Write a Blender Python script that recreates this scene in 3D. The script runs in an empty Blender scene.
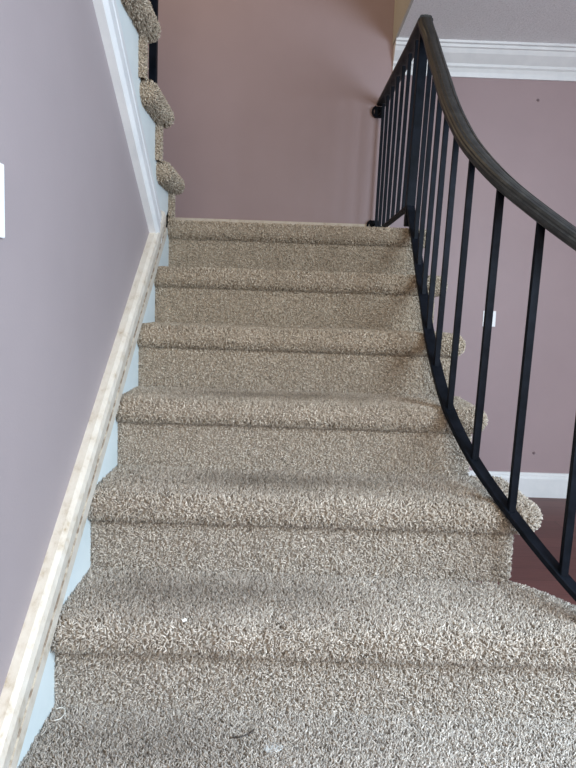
import bpy, bmesh, math, random
import numpy as np
from mathutils import Vector

C = bpy.context.scene.collection
random.seed(4)
RNG = np.random.default_rng(7)

# ------------------------------------------------------------------ sizes (metres)
RUN, RISE = 0.2575, 0.19          # lower flight
ZF = -1.315                       # hall floor; the landing surface is z = 0
YB = 1.07                         # back wall
URUN, URISE = 0.265, 0.178        # upper flight
ZC = 1.045                        # hall ceiling
XF = 0.955                        # edge of the stairwell opening in the hall ceiling

# ------------------------------------------------------------------ materials
def mat(name):
    m = bpy.data.materials.new(name); m.use_nodes = True
    nt = m.node_tree; b = nt.nodes['Principled BSDF']
    return m, nt, b
def ramp(nt, stops):
    r = nt.nodes.new('ShaderNodeValToRGB')
    el = r.color_ramp.elements
    while len(el) < len(stops): el.new(0.5)
    for e, (p, c) in zip(el, stops):
        e.position = p; e.color = (c[0], c[1], c[2], 1)
    return r
def noise(nt, scale, detail=4, rough=.6, coord='Object', vec_scale=None):
    tc = nt.nodes.new('ShaderNodeTexCoord'); n = nt.nodes.new('ShaderNodeTexNoise')
    n.inputs['Scale'].default_value = scale; n.inputs['Detail'].default_value = detail
    n.inputs['Roughness'].default_value = rough
    if vec_scale:
        mp = nt.nodes.new('ShaderNodeMapping'); mp.inputs['Scale'].default_value = vec_scale
        nt.links.new(tc.outputs[coord], mp.inputs['Vector']); nt.links.new(mp.outputs['Vector'], n.inputs['Vector'])
    else:
        nt.links.new(tc.outputs[coord], n.inputs['Vector'])
    return n
def bump(nt, b, src, strength, dist):
    u = nt.nodes.new('ShaderNodeBump'); u.inputs['Strength'].default_value = strength
    u.inputs['Distance'].default_value = dist
    nt.links.new(src, u.inputs['Height']); nt.links.new(u.outputs['Normal'], b.inputs['Normal'])
def noisy(name, c0, c1, scale, rough, bump_s=0, bump_d=.001, bscale=None, metal=0, spec=.5, p0=.3, p1=.7, vs=None):
    m, nt, b = mat(name)
    n = noise(nt, scale, vec_scale=vs); r = ramp(nt, [(p0, c0), (p1, c1)])
    nt.links.new(n.outputs['Fac'], r.inputs['Fac']); nt.links.new(r.outputs['Color'], b.inputs['Base Color'])
    b.inputs['Roughness'].default_value = rough; b.inputs['Metallic'].default_value = metal
    b.inputs['Specular IOR Level'].default_value = spec
    if bump_s:
        n2 = noise(nt, bscale or scale * 8); bump(nt, b, n2.outputs['Fac'], bump_s, bump_d)
    return m

M = {}
M['mauve'] = noisy('mauve_paint', (.312, .228, .232), (.340, .250, .254), 2.2, .55, .12, .002, 160)
M['mauve_left'] = noisy('mauve_paint_side', (.296, .250, .254), (.324, .274, .278), 2.0, .55, .12, .002, 160)
M['fascia'] = noisy('cream_paint', (.46, .45, .40), (.52, .50, .44), 3, .6)
M['white_trim'] = noisy('white_trim_paint', (.66, .67, .67), (.76, .76, .75), 9, .4, .1, .001, 60)
M['skirt'] = noisy('pale_skirt_paint', (.60, .66, .66), (.72, .77, .76), 5, .42, .15, .001, 40)
M['ceiling'] = noisy('popcorn_ceiling', (.80, .80, .80), (.96, .96, .96), 110, .9, 1.0, .006, 150, p0=.32, p1=.52)
M['plastic'] = noisy('white_plastic', (.80, .81, .81), (.84, .85, .85), 8, .35)
M['dark'] = noisy('dark_mark', (.05, .035, .035), (.09, .06, .06), 50, .8)
M['screw'] = noisy('dull_screw', (.15, .105, .11), (.20, .145, .15), 90, .5)

# chipped cream cap moulding
m, nt, b = mat('chipped_cream_paint'); M['cap'] = m
n = noise(nt, 38, 6, .7, vec_scale=(1, .6, .6)); r = ramp(nt, [(.27, (.30, .22, .14)), (.34, (.46, .39, .30)), (.46, (.56, .50, .42)), (.75, (.63, .585, .51))])
nt.links.new(n.outputs['Fac'], r.inputs['Fac']); nt.links.new(r.outputs['Color'], b.inputs['Base Color'])
b.inputs['Roughness'].default_value = .5
n2 = noise(nt, 70); bump(nt, b, n2.outputs['Fac'], .35, .003)

M['groove'] = noisy('dirty_groove', (.20, .145, .10), (.46, .39, .30), 45, .7, p0=.42, p1=.62)

# black wrought iron and the worn painted handrail
M['iron'] = noisy('black_iron_paint', (.003, .004, .006), (.008, .010, .015), 26, .5, .15, .001, 130, spec=.06)
m, nt, b = mat('worn_black_rail'); M['rail'] = m
n = noise(nt, 30, 6, .7); r = ramp(nt, [(.32, (.008, .008, .009)), (.56, (.020, .020, .019)), (.76, (.045, .043, .039))])
nt.links.new(n.outputs['Fac'], r.inputs['Fac']); nt.links.new(r.outputs['Color'], b.inputs['Base Color'])
b.inputs['Roughness'].default_value = .48; b.inputs['Specular IOR Level'].default_value = .35
n2 = noise(nt, 90); bump(nt, b, n2.outputs['Fac'], .3, .002)

# red brown floor boards
m, nt, b = mat('red_brown_boards'); M['floor'] = m
tc = nt.nodes.new('ShaderNodeTexCoord'); br = nt.nodes.new('ShaderNodeTexBrick')
br.inputs['Scale'].default_value = 1.0; br.inputs['Brick Width'].default_value = 1.2; br.inputs['Row Height'].default_value = .125
br.inputs['Mortar Size'].default_value = .0012; br.inputs['Color1'].default_value = (.118, .046, .040, 1)
br.inputs['Color2'].default_value = (.145, .058, .050, 1); br.inputs['Mortar'].default_value = (.03, .012, .01, 1)
nt.links.new(tc.outputs['Object'], br.inputs['Vector'])
n = noise(nt, 7, 6, .65, vec_scale=(1, 12, 1)); mx = nt.nodes.new('ShaderNodeMixRGB'); mx.blend_type = 'MULTIPLY'; mx.inputs['Fac'].default_value = .5
r = ramp(nt, [(.3, (.55, .5, .5)), (.7, (1.15, 1.1, 1.1))]); nt.links.new(n.outputs['Fac'], r.inputs['Fac'])
nt.links.new(br.outputs['Color'], mx.inputs['Color1']); nt.links.new(r.outputs['Color'], mx.inputs['Color2'])
nt.links.new(mx.outputs['Color'], b.inputs['Base Color']); b.inputs['Roughness'].default_value = .45
b.inputs['Specular IOR Level'].default_value = .3

# carpet: colour per yarn comes from a mesh attribute
def carpet_mat(name, tint):
    m, nt, b = mat(name)
    at = nt.nodes.new('ShaderNodeAttribute'); at.attribute_name = 'yarn'
    c = lambda a: tuple(x * t for x, t in zip(a, tint))
    r = ramp(nt, [(0, c((.13, .100, .070))), (.35, c((.37, .298, .220))), (.7, c((.54, .445, .340))), (1, c((.72, .62, .50)))])
    nt.links.new(at.outputs['Fac'], r.inputs['Fac'])
    # cool daylight on the lower steps is painted in as greyer yarn
    dt = nt.nodes.new('ShaderNodeAttribute'); dt.attribute_name = 'daylight_grey'
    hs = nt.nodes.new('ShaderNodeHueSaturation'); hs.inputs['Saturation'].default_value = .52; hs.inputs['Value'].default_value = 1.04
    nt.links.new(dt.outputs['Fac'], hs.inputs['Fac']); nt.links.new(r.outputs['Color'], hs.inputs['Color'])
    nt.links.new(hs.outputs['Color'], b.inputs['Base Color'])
    b.inputs['Roughness'].default_value = .9; b.inputs['Specular IOR Level'].default_value = .15
    return m
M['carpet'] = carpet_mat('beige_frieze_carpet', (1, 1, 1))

# ------------------------------------------------------------------ helpers
def link(name, me, m, parent=None, smooth=False):
    o = bpy.data.objects.new(name, me); C.objects.link(o)
    if m: me.materials.append(m)
    if parent: o.parent = parent
    if smooth:
        me.polygons.foreach_set('use_smooth', [True] * len(me.polygons))
    return o
def from_bm(name, bm, m, parent=None, smooth=False):
    bmesh.ops.recalc_face_normals(bm, faces=bm.faces)
    me = bpy.data.meshes.new(name); bm.to_mesh(me); bm.free()
    return link(name, me, m, parent, smooth)
def add_box(bm, x0, x1, y0, y1, z0, z1, bev=0, seg=2):
    r = bmesh.ops.create_cube(bm, size=1)
    for v in r['verts']:
        v.co = Vector(((x0 + x1) / 2 + v.co.x * (x1 - x0), (y0 + y1) / 2 + v.co.y * (y1 - y0), (z0 + z1) / 2 + v.co.z * (z1 - z0)))
    if bev:
        es = list({e for v in r['verts'] for e in v.link_edges})
        bmesh.ops.bevel(bm, geom=es, offset=bev, segments=seg, affect='EDGES', profile=.5)
def box(name, dims, m, parent=None, bev=0):
    bm = bmesh.new(); add_box(bm, *dims, bev=bev); return from_bm(name, bm, m, parent)
def add_loft(bm, rings, cap=True, closed=True):
    vs = [[bm.verts.new(p) for p in ring] for ring in rings]
    n = len(rings[0])
    for a, c in zip(vs, vs[1:]):
        for i in range(n if closed else n - 1):
            j = (i + 1) % n
            bm.faces.new((a[i], a[j], c[j], c[i]))
    if cap and closed:
        bm.faces.new(vs[0][::-1]); bm.faces.new(vs[-1])
def frames(path):
    """tangent, sideways (level) and up vectors along a path."""
    P = [Vector(p) for p in path]; out = []
    for i, p in enumerate(P):
        t = (P[min(i + 1, len(P) - 1)] - P[max(i - 1, 0)]).normalized()
        s = t.cross(Vector((0, 0, 1)))
        s = s.normalized() if s.length > 1e-4 else Vector((1, 0, 0))
        u = s.cross(t).normalized(); out.append((p, t, s, u))
    return out
def add_sweep(bm, path, prof):
    rings = [[p + s * a + u * c for a, c in prof] for p, t, s, u in frames(path)]
    add_loft(bm, rings)
def square(w, h, r=.0015):
    w /= 2; h /= 2
    return [(-w + r, -h), (w - r, -h), (w, -h + r), (w, h - r), (w - r, h), (-w + r, h), (-w, h - r), (-w, -h + r)]
def catmull(pts, n=8):
    P = [Vector(p) for p in pts]; P = [P[0] * 2 - P[1]] + P + [P[-1] * 2 - P[-2]]; out = []
    for i in range(1, len(P) - 2):
        for k in range(n):
            t = k / n; a, b_, c, d = P[i - 1:i + 3]
            out.append(.5 * ((2 * b_) + (c - a) * t + (2 * a - 5 * b_ + 4 * c - d) * t * t + (3 * b_ - a - 3 * c + d) * t ** 3))
    out.append(P[-2]); return out
def thing(name, label, cat, loc=(0, 0, 0), group=None):
    o = bpy.data.objects.new(name, None); o.empty_display_size = .05; C.objects.link(o); o.location = loc
    return tag(o, label, cat, group)
def tag(o, label, cat, group=None, kind=None):
    o['label'] = label; o['category'] = cat
    if group: o['group'] = group
    if kind: o['kind'] = kind
    return o
def struct(o, label=None, cat=None):
    o['kind'] = 'structure'
    if label: o['label'] = label
    if cat: o['category'] = cat
    return o

# ------------------------------------------------------------------ carpet builder
def tufted(name, verts, faces, carpet, density, parent, length=.011, rad=.0016, wear_shade=None, base_val=.22):
    """a base shell plus individual yarn tufts grown on the faces flagged in `carpet`; one mesh."""
    V = np.array(verts, float)
    tris = []; flag = []
    for f, cf in zip(faces, carpet):
        for k in range(1, len(f) - 1): tris.append((f[0], f[k], f[k + 1])); flag.append(cf)
    T = np.array(tris); fl = np.array(flag, float)
    a, b_, c = V[T[:, 0]], V[T[:, 1]], V[T[:, 2]]
    nr = np.cross(b_ - a, c - a); ar = np.linalg.norm(nr, axis=1) / 2
    nr = nr / (2 * ar[:, None] + 1e-12)
    w = ar * fl; n = int(w.sum() * density)
    # stratified pick along the cumulative area keeps the pile even
    cum = np.cumsum(w) / w.sum()
    idx = np.searchsorted(cum, (np.arange(n) + RNG.random(n)) / n); idx = np.clip(idx, 0, len(T) - 1)
    r1 = np.sqrt(RNG.random(n)); r2 = RNG.random(n)
    P = a[idx] * (1 - r1)[:, None] + b_[idx] * (r1 * (1 - r2))[:, None] + c[idx] * (r1 * r2)[:, None]
    N = nr[idx]
    # lean and curl
    d1 = RNG.normal(size=(n, 3)); d1 -= N * (d1 * N).sum(1)[:, None]; d1 /= np.linalg.norm(d1, axis=1)[:, None] + 1e-9
    d2 = np.cross(N, d1)
    L = length * (.75 + .5 * RNG.random(n)); R = rad * (.8 + .4 * RNG.random(n))
    lean = (.15 + .65 * RNG.random(n)); curl = RNG.normal(0, .35, n)
    ts = (0.0, .5, 1.0); prof = (1.0, 1.05, .7)
    rings = []
    for t, pr in zip(ts, prof):
        ctr = P + N * (L * (t - .12 - .25 * t * t * lean))[:, None] + d1 * (L * lean * t * t * 1.0)[:, None] + d2 * (L * curl * math.sin(t * 2.6))[:, None]
        for q in range(3):
            an = q * 2.0944 + t * 1.2
            rings.append(ctr + (d1 * math.cos(an) + d2 * math.sin(an)) * (R * pr)[:, None])
    tv = np.stack(rings, 1).reshape(-1, 3)               # 9 verts per tuft
    nb = len(V)
    loc_q = []
    for lv in (0, 1):
        for q in range(3):
            j = (q + 1) % 3
            loc_q.append((lv * 3 + q, lv * 3 + j, lv * 3 + 3 + j, lv * 3 + 3 + q))
    loc_q = np.array(loc_q); loc_t = np.array([6, 7, 8])
    off = nb + np.arange(n)[:, None] * 9
    quads = (off[:, :, None] + loc_q[None]).reshape(-1, 4); caps = off + loc_t[None]
    allv = np.concatenate([V, tv])
    fb = [len(f) for f in faces]
    loops = np.concatenate([np.concatenate([np.array(f) for f in faces]), quads.ravel(), caps.ravel()]).astype(np.int32)
    counts = np.concatenate([np.array(fb), np.full(len(quads), 4), np.full(len(caps), 3)]).astype(np.int32)
    starts = np.concatenate([[0], np.cumsum(counts)[:-1]]).astype(np.int32)
    me = bpy.data.meshes.new(name)
    me.vertices.add(len(allv)); me.vertices.foreach_set('co', allv.ravel().astype(np.float32))
    me.loops.add(len(loops)); me.loops.foreach_set('vertex_index', loops)
    me.polygons.add(len(counts)); me.polygons.foreach_set('loop_start', starts)
    me.update(calc_edges=True); me.validate()
    val = np.clip(RNG.normal(.56, .19, n), .02, 1)
    dark = RNG.random(n) < .10; val[dark] *= .45
    if wear_shade is not None: val = np.clip(val * wear_shade(P, N), .02, 1)
    vv = np.concatenate([np.full(nb, base_val), (val[:, None] * np.array([.62, .62, .62, .9, .9, .9, 1.05, 1.05, 1.05])[None]).ravel()])  # pile shading put into the colour: roots darker, tips lighter
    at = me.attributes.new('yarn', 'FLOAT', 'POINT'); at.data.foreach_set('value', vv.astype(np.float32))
    d = me.attributes.new('daylight_grey', 'FLOAT', 'POINT')
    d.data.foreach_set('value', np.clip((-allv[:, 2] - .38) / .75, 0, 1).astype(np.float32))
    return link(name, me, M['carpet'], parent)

def edge_sweep(path, loops, back=None):
    """sweep (inset, z) loops along a plan path; top face closed back to y=back. path runs left->right; outward = right-hand normal."""
    P = np.array(path, float); n = len(P)
    t = np.gradient(P, axis=0); t /= np.linalg.norm(t, axis=1)[:, None]
    nr = np.stack([t[:, 1], -t[:, 0]], 1)
    return P, nr
def round_path(pts, rad, n=7):
    """polyline with rounded corners."""
    out = [np.array(pts[0], float)]
    for i in range(1, len(pts) - 1):
        a, p, c = (np.array(q, float) for q in pts[i - 1:i + 2])
        u = (a - p) / np.linalg.norm(a - p); v = (c - p) / np.linalg.norm(c - p)
        r = min(rad, .45 * np.linalg.norm(a - p), .45 * np.linalg.norm(c - p))
        for k in range(n + 1):
            s = k / n; out.append((1 - s) ** 2 * (p + u * r) + 2 * s * (1 - s) * p + s * s * (p + v * r))
    out.append(np.array(pts[-1], float))
    # densify
    res = [out[0]]
    for q in out[1:]:
        d = np.linalg.norm(q - res[-1]); k = max(1, int(d / .05))
        for j in range(1, k + 1): res.append(res[-1] + (q - res[-1]) * (1 / (k - j + 1)))
    return res
TH = .056                                                   # thickness of the padded nosing
def shell(path, e_z, ends='free'):
    """verts/faces of strips for loops [(inset, z), ...] along path."""
    P = np.array(path, float)
    d = np.diff(P, axis=0); sn = np.stack([d[:, 1], -d[:, 0]], 1); sn /= np.linalg.norm(sn, axis=1)[:, None]
    nr = np.concatenate([[sn[0]], (sn[:-1] + sn[1:]) / 2, [sn[-1]]]); nr /= np.linalg.norm(nr, axis=1)[:, None]
    V = []; F = []
    n = len(P)
    for e, z in e_z:
        for p, k in zip(P, nr): V.append((p[0] - k[0] * e, p[1] - k[1] * e, z))
    for l in range(len(e_z) - 1):
        for i in range(n - 1):
            a = l * n + i; F.append((a, a + n, a + n + 1, a + 1))
    return V, F, n
def tread_mesh(path, backline, e_max=.036, z=0.0):
    r = TH / 2
    loops = [(r * 1.25, z)] + [(r * (1 - math.cos(a)) , z - r + r * math.sin(a)) for a in [math.radians(q) for q in (75, 50, 25, 0, -25, -50, -75)]] + [(r * 1.05, z - TH)]
    loops.append((e_max, z - TH - .003)); loops.append((e_max + .05, z - TH - .003))
    V, F, n = shell(path, loops)
    # top: loop 0 + back points as an n-gon, triangulated with bmesh later -> fan strips to the back line
    nb = len(V)
    top = [V[i] for i in range(n)] + [(x, y, z) for x, y in backline]
    bm = bmesh.new(); vs = [bm.verts.new(p) for p in top]
    f = bm.faces.new(vs); bm.normal_update()
    if f.normal.z < 0: f.normal_flip()
    rt = bmesh.ops.triangulate(bm, faces=[f]); bm.verts.index_update()
    tri = [[v.index for v in q.verts] for q in bm.faces]; tri = [t for t in tri]
    bm.normal_update(); tri = [t if q.normal.z > 0 else t[::-1] for t, q in zip(tri, bm.faces)]
    bm.free()
    V += top[n:]
    F2 = [tuple((i if i < n else nb + i - n) for i in t) for t in tri]
    return V, F, F2, n

def wear_shade_fn(xc, w, y0, y1, amt, ztop):
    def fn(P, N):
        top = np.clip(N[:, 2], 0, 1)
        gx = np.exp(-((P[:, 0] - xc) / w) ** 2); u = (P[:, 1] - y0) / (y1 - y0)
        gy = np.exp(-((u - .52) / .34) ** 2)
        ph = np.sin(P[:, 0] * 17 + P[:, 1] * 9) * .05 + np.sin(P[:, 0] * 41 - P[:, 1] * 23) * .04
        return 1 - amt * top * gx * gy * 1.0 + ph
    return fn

# ------------------------------------------------------------------ lower flight
stairs = thing('carpeted_staircase', 'lower flight of stairs covered in shaggy beige carpet, rising to the landing', 'staircase', (0, 0, 0))
ends = [.945, .955, .962, .966, 1.008]                      # where each riser stops on the open side
DENS = [66000, 66000, 70000, 74000, 78000, 88000, 92000]
for k in range(7):
    y0 = -k * RUN + .004; yf = y0 - .034; z = -k * RISE - (.014 if k == 0 else .010); yb = y0 + RUN
    if k < 5:
        xr = ends[k]; xo = xr + (.04 if k < 4 else .062)
        ybk = 1.055 if k == 0 else yb
        pts = [(0, yf), (xo, yf), (xo, yb - .01 if k else .9)]
        path = round_path(pts, .055)
        back = [(xo, ybk), (0, ybk)]
        rpath = round_path([(0, y0), (xr, y0), (xr, yb)], .02)
    elif k == 5:
        pts = [(0, yf), (1.10, yf - .004), (1.185, yf + .06), (1.145, -1.20), (1.085, -1.085), (1.02, -1.02)]
        path = round_path(pts, .06)
        back = [(0, yb)]
        rpath = round_path([(0, y0), (1.08, y0 - .004), (1.125, y0 + .03), (1.09, -1.18), (1.04, -1.06), (1.01, -1.03)], .04)
    else:
        pts = [(0, yf), (1.26, yf - .01), (1.36, yf + .08), (1.30, -1.36), (1.20, -1.22), (1.10, -1.12)]
        path = round_path(pts, .07)
        back = [(1.0, -1.20), (1.0, yb), (0, yb)]
        rpath = round_path([(0, y0), (1.24, y0 - .01), (1.32, y0 + .05), (1.26, -1.35), (1.17, -1.22), (1.06, -1.12)], .05)
    V, F, F2, n = tread_mesh(path, back, z=z)
    if k == 0:                                              # the landing is tufted where the eye can reach it
        pass
    fl = [1.0] * len(F) + [1.0] * len(F2)
    # hidden underside strips carry no pile
    for i in range(len(F)):
        if i // (n - 1) >= 9: fl[i] = 0
    if k == 0: fl[len(F):] = [.35] * len(F2)
    wf = wear_shade_fn((.42, .42, .42, .42, .46, .30, .16)[k], .30 if k < 4 else .32, y0, yb, [.2, .3, .45, .62, .66, .55, .45][k], z)  # tread wear; patches on the lowest steps also paint in shade at left
    st = tufted('step' if k else 'landing', V, F + F2, fl, DENS[k], stairs, wear_shade=wf,
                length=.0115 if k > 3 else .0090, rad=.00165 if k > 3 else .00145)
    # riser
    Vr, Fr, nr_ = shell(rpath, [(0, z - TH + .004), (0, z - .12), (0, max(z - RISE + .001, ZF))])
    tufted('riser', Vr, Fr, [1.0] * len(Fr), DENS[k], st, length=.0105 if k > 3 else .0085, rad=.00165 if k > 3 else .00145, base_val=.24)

# solid carcass of the flight on the open side, painted
bm = bmesh.new()
side = []
for k in range(6, -1, -1):
    side += [(-k * RUN + .014, max(ZF, -(k + 1) * RISE - .022)), (-k * RUN + .014, -k * RISE - .022)]
side += [(1.055, -.022), (1.055, ZF)]
for x in (.02, .93):
    bm.faces.new([bm.verts.new((x, y, zz)) for y, zz in side])
bm.verts.ensure_lookup_table(); ns = len(side)
for i in range(ns):
    j = (i + 1) % ns
    bm.faces.new((bm.verts[i], bm.verts[j], bm.verts[ns + j], bm.verts[ns + i]))
from_bm('side_panel', bm, M['white_trim'], stairs)

# ------------------------------------------------------------------ upper flight (turns back over the left wall)
upper = thing('carpeted_staircase', 'upper flight of shaggy beige carpeted stairs turning back above the left wall', 'staircase', (0, 0, 0))
XL = -.95
for j in range(1, 6):
    yr = .012 - (j - 1) * URUN; zt = j * URISE - .026
    xo = .046; yf = yr + .052
    # outline seen from above, runs from back-right to front-left: outward normal points to +x / +y
    pts = [(-.02, yr - URUN - .012), (xo, yr - URUN - .012), (xo, yf), (XL, yf)]
    path = round_path(pts, .03)
    V, F, F2, n = tread_mesh(path, [(XL, yr - URUN - .012)], e_max=.036, z=zt)
    fl = [1.0] * len(F) + [.5] * len(F2)
    for i in range(len(F)):
        if i // (n - 1) >= 9: fl[i] = .35
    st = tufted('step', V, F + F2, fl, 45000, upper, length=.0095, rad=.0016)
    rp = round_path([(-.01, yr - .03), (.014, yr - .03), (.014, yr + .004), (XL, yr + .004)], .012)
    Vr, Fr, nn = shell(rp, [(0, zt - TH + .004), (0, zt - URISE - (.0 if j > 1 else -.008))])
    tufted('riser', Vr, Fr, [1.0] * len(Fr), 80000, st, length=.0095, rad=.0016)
# landing carpet that runs on to the foot of the upper flight
bm_v = [(XL, .02, -.01), (0.005, .02, -.01), (0.005, 1.055, -.01), (XL, 1.055, -.01)]
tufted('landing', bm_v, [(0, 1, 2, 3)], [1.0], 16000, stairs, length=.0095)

# ------------------------------------------------------------------ trims on the left
def plane_poly(bm, pts, x0, x1):
    a = [bm.verts.new((x0, y, z)) for y, z in pts]; b_ = [bm.verts.new((x1, y, z)) for y, z in pts]
    bm.faces.new(a); bm.faces.new(b_[::-1])
    for i in range(len(pts)):
        j = (i + 1) % len(pts); bm.faces.new((a[i], a[j], b_[j], b_[i]))
lo_in = lambda y: .737 * y + .012            # lower edge of the lower cap
lo_out = lambda y: .737 * y + .138
up_in = lambda y: -.660 * y - .150           # inner edge of the upper trim
up_out = lambda y: -.660 * y - .290
YE = -2.05                                    # the lower trims run on to the floor
# lower skirt board
bm = bmesh.new(); yfoot = (ZF - .075) / .737
plane_poly(bm, [(yfoot, ZF), (.012, ZF), (.012, lo_in(.0)), (-.0, lo_in(0) + .03), (yfoot, lo_in(yfoot) + .05)], -.018, 0)
struct(from_bm('trim_1', bm, M['skirt']), 'pale blue white skirt board beside the lower carpeted stairs', 'trim')
def sweep_trim(name, p0, p1, width_vec, prof, m, groove=None):
    """straight moulding: prof = [(fraction across, x out)]; swept from p0 to p1 (y,z) of its inner edge."""
    bm = bmesh.new(); rings = []
    N = 60
    for i in range(N + 1):
        t = i / N; y = p0[0] + (p1[0] - p0[0]) * t; z = p0[1] + (p1[1] - p0[1]) * t
        rings.append([(xo, y + width_vec[0] * f_, z + width_vec[1] * f_) for f_, xo in prof])
    add_loft(bm, rings); o = from_bm(name, bm, m)
    if groove:
        o.data.materials.append(groove); np_ = len(prof)
        for pl in o.data.polygons:
            fr = [min(range(np_), key=lambda q: abs(vi % np_ - q)) for vi in pl.vertices]
            if set(fr) == {4, 5} or set(fr) == {3, 4}: pl.material_index = 1
    return o
capprof = [(0, -.018), (0, .012), (.05, .016), (.36, .017), (.40, .010), (.44, .010), (.48, .017), (.80, .020), (.94, .016), (1, .006), (1, -.018)]
yt = -.20
sl = math.atan(.737); wperp = .126 * math.cos(sl)
struct(sweep_trim('trim_2', (yfoot - .05, lo_in(yfoot - .05)), (-.125, lo_in(-.125)), (-math.sin(sl) * wperp, math.cos(sl) * wperp), capprof, M['cap'], M['groove']),
       'chipped cream cap moulding running down the left wall beside the lower stairs', 'trim')
# upper skirt board: sloped below, saw-toothed under the treads
bm = bmesh.new()
pts = [(-.19, up_in(-.19) - .02), (-.12, lo_in(-.12)), (.012, .0)]
pts = [(.012, -.02)]
for j in range(1, 6):
    yr = .012 - (j - 1) * URUN; zt = j * URISE - .026
    pts += [(yr, zt - TH), (yr - .004, zt - .02), (yr - URUN, zt - .01)]
pts += [(-1.313, up_in(-1.313) - .04), (-.2, up_in(-.2) - .04), (-.115, lo_in(-.115))]
plane_poly(bm, pts, -.018, 0)
struct(from_bm('trim_3', bm, M['skirt']), 'pale white stringer board under the upper carpeted steps', 'trim')
su = math.atan(-.660); wp = .140 * math.cos(su)
upprof = [(0, -.018), (0, .006), (.10, .012), (.35, .014), (.42, .009), (.5, .016), (.85, .018), (1, .010), (1, -.018)]
struct(sweep_trim('trim_4', (-1.35, up_in(-1.35)), (-.185, up_in(-.185)), (math.sin(su) * wp * 1.0, -math.cos(su) * wp), upprof, M['white_trim']),
       'white moulding running up the left wall under the upper stairs', 'trim')
# left wall between the two mouldings
bm = bmesh.new()
wy = -.16
zz = lambda f_, y: f_(y)
plane_poly(bm, [(wy - .02, lo_out(wy) - .10), (yfoot, lo_in(yfoot) + .03), (yfoot, ZF), (-2.5, ZF), (-2.5, 2.0), (-2.45, up_in(-2.45)), (wy - .02, -.045)], -.03, -.012)
struct(from_bm('wall_left', bm, M['mauve_left']), 'smooth mauve grey wall on the left between the two stair trims', 'wall')

# ------------------------------------------------------------------ room shell
struct(box('wall_back', (-1.3, 3.2, YB, YB + .12, ZF, 2.75), M['mauve']), 'mauve back wall behind the landing and the railing', 'wall')
struct(box('wall_outer', (-1.3, -1.0, -2.6, YB, ZF, 2.75), M['mauve']), 'mauve wall beyond the upper stairs', 'wall')
o = box('floor', (-.02, 3.2, -4.6, YB, ZF - .1, ZF), M['floor']); struct(o, 'dark red brown wooden hall floor beside the stairs', 'floor')
struct(box('ceiling', (XF + .012, 3.2, -4.6, YB, ZC, ZC + .22), M['ceiling']), 'grey white popcorn ceiling over the hall', 'ceiling')
struct(box('trim_5', (XF, XF + .012, -2.2, YB, ZC - .002, ZC + .40), M['fascia']), 'cream painted edge of the hall ceiling opening', 'trim')
struct(box('ceiling_light_block', (-1.0, XF, -4.6, -2.2, ZC, ZC + .22), M['ceiling']), 'added unseen popcorn ceiling blocking light over the foot of the stairs', 'ceiling')  # unseen ceiling, added to keep overhead light off the lower treads
struct(box('wall_right', (3.2, 3.3, -4.6, YB, ZF, ZC), M['mauve']), 'mauve wall on the far right of the hall', 'wall')
struct(box('wall_light_block', (-1.0, XF, -2.3, -2.2, ZC + .2, 2.75), M['mauve']), 'added unseen mauve wall blocking light above the foot of the stairs', 'wall')  # unseen header, added to shut out light from above
struct(box('wall_stairwell', (XF + .012, XF + .1, -2.2, YB, ZC + .22, 2.75), M['mauve']), 'mauve upper wall of the stairwell', 'wall')
struct(box('ceiling_upper', (-1.3, XF, -2.6, YB, 2.75, 2.85), M['white_trim']), 'white ceiling high above the landing', 'ceiling')
# crown moulding
bm = bmesh.new()
cp = [(0, -.150), (.010, -.150), (.014, -.128), (.014, -.108), (.022, -.100), (.024, -.088), (.040, -.072), (.060, -.050), (.070, -.030), (.078, -.027), (.080, -.014), (.092, -.011), (.094, 0), (0, 0)]
add_loft(bm, [[(x, YB - d, ZC + h) for d, h in cp] for x in (XF + .005, 3.2)])
struct(from_bm('trim_6', bm, M['white_trim']), 'white crown moulding along the top of the mauve back wall', 'crown moulding')
# baseboards
bm = bmesh.new()
bp = [(0, 0), (.016, 0), (.016, .105), (.013, .118), (.008, .124), (.006, .135), (0, .137)]
add_loft(bm, [[(x, YB - d, ZF + h) for d, h in bp] for x in (.93, 3.2)])
struct(from_bm('baseboard_back', bm, M['white_trim']), 'white baseboard between the mauve wall and the dark red floor', 'baseboard')
bm = bmesh.new()
add_loft(bm, [[(x, YB - d, h * .98) for d, h in bp] for x in (-1.0, .985)])
struct(from_bm('baseboard_landing', bm, M['cap']), 'thin cream baseboard top showing above the landing carpet', 'baseboard')

# ------------------------------------------------------------------ iron railing
rail = thing('iron_railing', 'black wrought iron railing with worn handrail on the right side of the lower stairs', 'railing', (.904, .03, 0))
def rpart(name, bm, m, parent=None, smooth=False):
    o = from_bm(name, bm, m, parent or rail, smooth)
    if (parent or rail) is rail:
        o.matrix_parent_inverse = rail.matrix_basis.inverted()
    return o
bots = [(.908, -.110, -.061), (.899, -.247, -.162), (.892, -.386, -.265), (.884, -.531, -.372), (.883, -.669, -.474), (.893, -.810, -.578),
        (.928, -.950, -.681), (.984, -1.075, -.773), (1.058, -1.208, -.871), (1.150, -1.325, -.965), (1.262, -1.42, -1.04)]
LEAN, HB = .020, .652
NP = Vector((.904, .03, 0))
# newel post, leaning very slightly outward like the rest
bm = bmesh.new(); add_loft(bm, [[(.904 + sx * .0165 + dx, .03 + sy * .0165, z) for sx, sy in ((-1, -1), (1, -1), (1, 1), (-1, 1))] for dx, z in ((0, .004), (LEAN * 1.1, .725))])
bmesh.ops.bevel(bm, geom=list(bm.edges), offset=.002, segments=2, affect='EDGES')
rpart('newel_post', bm, M['iron'])
# sloping bottom rail
bl = catmull([(.906, .022, .078), (.909, -.045, -.005)] + bots, 6)
bm = bmesh.new(); add_sweep(bm, bl, square(.031, .014)); rpart('bottom_rail', bm, M['iron'])
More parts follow.
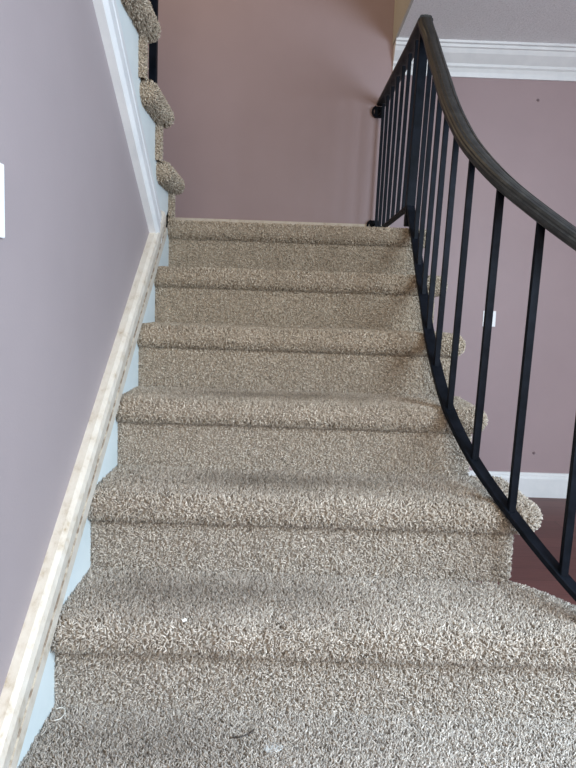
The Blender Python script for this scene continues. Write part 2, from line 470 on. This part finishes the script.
# balusters
def bar(p, q, w=.0125):
    bm = bmesh.new(); h = w / 2; rings = []
    for i in range(9):
        t = i / 8; c = Vector(p).lerp(Vector(q), t)
        rings.append([c + Vector((sx * h, sy * h, 0)) for sx, sy in ((-1, -1), (1, -1), (1, 1), (-1, 1))])
    add_loft(bm, rings)
    es = [e for e in bm.edges if abs((e.verts[0].co - e.verts[1].co).normalized().z) > .8]
    bmesh.ops.bevel(bm, geom=es, offset=.0016, segments=1, affect='EDGES')
    return bm
tops = []
for i, (x, y, z) in enumerate(bots):
    tl = Vector((x + LEAN, y, z + HB)); tops.append(tl)
    rpart('baluster', bar((x, y, z + .004), (tl.x, y, tl.z + .010), (.0165 if i > 5 else .0148)), M['iron'])
# handrail: moulded cap section
hp = [(-.020, .004), (.020, .004), (.026, .008), (.0275, .014), (.0265, .0205), (.023, .0235), (.0225, .027), (.019, .0315), (.0125, .0335), (.0115, .0318), (.0095, .0335),
      (.0, .0345), (-.0095, .0335), (-.0115, .0318), (-.0125, .0335), (-.019, .0315), (-.0225, .027), (-.023, .0235), (-.0265, .0205), (-.0275, .014), (-.026, .008)]
hl = catmull([(.904 + LEAN * 1.1, .035, .728), (.9245, -.035, .668)] + [tuple(t) for t in [Vector((q.x, q.y, q.z + .006)) for q in tops]], 8)
bm = bmesh.new(); add_sweep(bm, hl, hp); rpart('handrail', bm, M['rail'], smooth=False)
# foot newel, out of the picture to the right
x, y, z = bots[-1]
bm = bmesh.new(); add_box(bm, x + .0, x + .027, y - .025, y + .002, ZF + .0, z + HB + .03, bev=.002); rpart('newel_post', bm, M['iron'])
# level section from the post to the back wall
bm = bmesh.new(); add_sweep(bm, [(.904 + LEAN * 1.1, .018, .730), (.905 + LEAN, .3, .730), (.906 + LEAN * .6, .7, .730), (.906 + LEAN * .3, YB - .012, .730)], hp); rpart('handrail', bm, M['rail'])
bm = bmesh.new(); add_sweep(bm, [(.904, .03, .078), (.904, .5, .078), (.904, YB - .012, .078)], square(.024, .012)); rpart('bottom_rail', bm, M['iron'])
for i in range(7):
    y = .03 + .139 * (i + 1)
    rpart('baluster', bar((.904, y, .080), (.905 + LEAN * (1 - i * .09), y, .728), .0142), M['iron'])
# scrolled wall brackets at the end of the level rails
def scroll(yc, zc, s, tail, r=.008):
    pts = []
    for i in range(30):
        a = i / 29 * 4.6; rr = s * (1 - .17 * a)
        pts.append((.905, yc - math.cos(a) * rr * .2, zc - math.sin(a) * rr * .8 - .02))
    return pts
for zc in (.706, .128):
    bm = bmesh.new()
    pts = []
    for i in range(28):
        a = -1.2 + i / 27 * 5.4; rr = .030 * (1 - i / 27 * .62)
        pts.append((.892 - rr * math.cos(a), YB - .022, zc - .006 - rr * math.sin(a)))
    rings = []
    for k, p in enumerate(pts):
        nx = Vector(pts[min(k + 1, 27)]) - Vector(pts[max(k - 1, 0)]); nx.normalize(); s = Vector((0, 1, 0)).cross(nx)
        rings.append([Vector(p) + s * .006 * math.cos(q * .785) + Vector((0, 1, 0)) * .012 * math.sin(q * .785) for q in range(8)])
    add_loft(bm, rings)
    add_box(bm, .878, .924, YB - .014, YB, zc - .030, zc + .026, bev=.003)
    rpart('wall_bracket', bm, M['iron'])

# railing of the upper flight (its foot shows behind the steps)
urail = thing('iron_railing', 'dark iron railing post standing on the upper carpeted stairs at top left', 'railing', (-.032, -.165, URISE))
def upart(name, bm, m):
    o = from_bm(name, bm, m, urail); o.matrix_parent_inverse = urail.matrix_basis.inverted(); return o
bm = bmesh.new(); add_box(bm, -.046, -.020, -.178, -.152, URISE + .004, 1.12, bev=.002); upart('newel_post', bm, M['iron'])
us = lambda y: .10 + URISE * 1.0 - (y + .165) * (URISE / URUN)
bm = bmesh.new(); add_sweep(bm, [(-.033, -.165, us(-.165)), (-.033, -.6, us(-.6)), (-.033, -1.1, us(-1.1))], square(.024, .012)); upart('bottom_rail', bm, M['iron'])
for i in range(6):
    y = -.165 - .135 * (i + 1)
    upart('baluster', bar((-.033, y, us(y)), (-.033, y, us(y) + .78), .0125), M['iron'])
bm = bmesh.new(); add_sweep(bm, [(-.033, -.150, us(-.150) + .78), (-.033, -.6, us(-.6) + .78), (-.033, -1.1, us(-1.1) + .78)], hp); upart('handrail', bm, M['rail'])

# ------------------------------------------------------------------ switches and small things
def wall_plate(name, label, origin, axis, w, h):
    t = thing(name, label, 'light switch', origin)
    def put(nm, dims, m, bev, par=None):
        bm = bmesh.new()
        add_box(bm, *dims, bev=bev)
        if axis == 'x':
            for v in bm.verts: v.co = Vector((-v.co.y, v.co.x, v.co.z))
        o = from_bm(nm, bm, m, par or t); return o
    put('cover_plate', (-w / 2, w / 2, -.006, 0, -h / 2, h / 2), M['plastic'], .0025)
    put('toggle', (-.005, .005, -.014, -.005, -.004, .012), M['plastic'], .0015)
    for s in (-1, 1): put('screw', (-.003, .003, -.0072, -.005, s * h * .26 - .003, s * h * .26 + .003), M['screw'], .001)
    return t
wall_plate('light_switch', 'white light switch plate on the left mauve wall, cut by the photo edge', (-.012, -1.529, -.166), 'x', .074, .116)
wall_plate('light_switch', 'small white switch plate on the far mauve wall behind the railing balusters', (1.546, YB, -.342), 'z', .070, .085)
# screws left in the wall
def stud(label, x, z, r):
    bm = bmesh.new()
    bmesh.ops.create_cone(bm, cap_ends=True, segments=14, radius1=r, radius2=r * .6, depth=.006)
    for v in bm.verts: v.co = Vector((x + v.co.x, YB - .003 - v.co.z, z + v.co.y))
    tag(from_bm('wall_screw', bm, M['screw']), label, 'screw')
stud('dark spot of a screw low on the mauve wall just above the white baseboard', 1.843, -1.069, .0085)
stud('dark spot of a screw high on the mauve wall below the crown moulding', 1.725, .797, .008)
# lint, threads and a flattened spot on the carpet
def strand(name, label, cat, pts, r, m):
    bm = bmesh.new(); P = catmull(pts, 6); rings = []
    for p, t, s, u in frames(P):
        rings.append([p + (s * math.cos(a) + u * math.sin(a)) * r for a in (0, 1.05, 2.1, 3.14, 4.2, 5.24)])
    add_loft(bm, rings); return tag(from_bm(name, bm, m, smooth=True), label, cat)
M['lint'] = noisy('white_lint', (.85, .85, .82), (.95, .95, .92), 60, .8)
M['thread'] = noisy('grey_thread', (.60, .57, .52), (.72, .69, .63), 60, .8)
M['hair'] = noisy('dark_hair', (.020, .015, .012), (.05, .035, .028), 60, .6)
M['spot'] = noisy('flattened_pile', (.40, .42, .42), (.58, .60, .60), 40, .6, vs=(14, 1, 1))
z5, z6 = -5 * RISE + .001, -6 * RISE + .001
bm = bmesh.new(); bmesh.ops.create_icosphere(bm, subdivisions=2, radius=.0042)
for v in bm.verts: v.co = Vector((.264 + v.co.x * 1.2, -1.300 + v.co.y, z5 + .001 + v.co.z * .8 + .0012 * math.sin(v.co.x * 900)))
tag(from_bm('lint_speck', bm, M['lint']), 'tiny white speck of lint on the second lowest carpeted step', 'lint')
strand('loose_thread', 'pale curled thread loop on the lowest carpeted step beside the left skirt', 'thread',
       [(.020 + .013 * math.cos(a), -1.330 + .022 * math.sin(a), z6 + .002) for a in (-1.6, -.8, 0, .8, 1.6, 2.3)], .0010, M['thread'])
strand('dark_hair', 'dark curved hair lying left of the pale flat spot on lowest step', 'hair',
       [(.372, -1.385, z6), (.385, -1.386, z6 + .002), (.400, -1.378, z6 + .002), (.408, -1.366, z6 + .001), (.411, -1.358, z6)], .0012, M['hair'])
bm = bmesh.new(); bmesh.ops.create_icosphere(bm, subdivisions=3, radius=1)
for v in bm.verts:
    c = v.co.copy(); w = 1 + .12 * math.sin(3 * math.atan2(c.y, c.x) + .6)
    v.co = Vector((.449 + c.x * .019 * w, -1.405 + c.y * .016 * w, z6 - .0055 + c.z * .002 + .0006 * math.sin(c.x * 16)))
tag(from_bm('matted_spot', bm, M['spot'], smooth=True), 'pale grey flattened matted spot in the pile of the lowest visible step', 'carpet spot')

# ------------------------------------------------------------------ light
w = bpy.data.worlds.new('world'); bpy.context.scene.world = w; w.use_nodes = True
bg = w.node_tree.nodes['Background']; bg.inputs['Color'].default_value = (1.0, .95, .90, 1); bg.inputs['Strength'].default_value = 1.0
def area(name, loc, target, size, power, col, sy=None):
    l = bpy.data.lights.new(name, 'AREA'); l.energy = power; l.color = col; l.size = size
    if sy: l.shape = 'RECTANGLE'; l.size_y = sy
    o = bpy.data.objects.new(name, l); C.objects.link(o); o.location = loc
    o.rotation_euler = (Vector(target) - Vector(loc)).to_track_quat('-Z', 'Y').to_euler(); return o
area('daylight_window', (2.1, -2.75, .15), (.95, -1.5, -1.1), 1.3, 135, (.66, .83, 1.0), 1.3)
area('front_fill', (.5, -4.3, .6), (.4, 0, -.2), 1.0, 42, (1.0, .86, .68), .6)  # warm fill light added behind the camera; its source is unseen
area('upstairs_lamp', (-.55, .35, 2.5), (.5, 1.07, 1.0), .4, 14, (1.0, .78, .48))

# ------------------------------------------------------------------ camera
cam = bpy.data.cameras.new('camera'); co = bpy.data.objects.new('camera', cam); C.objects.link(co)
f, p, r, ya = 680.0, 0.112129, 0.034064, 0.008447
co.location = (.44490, -2.60332, -.31786)
cy, sy = math.cos(ya), math.sin(ya)
fwd = Vector((sy * math.cos(p), cy * math.cos(p), -math.sin(p))); rt = Vector((cy, -sy, 0)); up = rt.cross(fwd)
r2 = rt * math.cos(r) + up * math.sin(r); u2 = -rt * math.sin(r) + up * math.cos(r)
from mathutils import Matrix
co.matrix_world = Matrix(((r2.x, u2.x, -fwd.x, co.location.x), (r2.y, u2.y, -fwd.y, co.location.y), (r2.z, u2.z, -fwd.z, co.location.z), (0, 0, 0, 1)))
cam.sensor_fit = 'VERTICAL'; cam.sensor_height = 24; cam.lens = f / 768 * 24; cam.clip_start = .02
bpy.context.scene.camera = co
bpy.context.scene.view_settings.view_transform = 'Standard'
bpy.context.scene.view_settings.look = 'None'
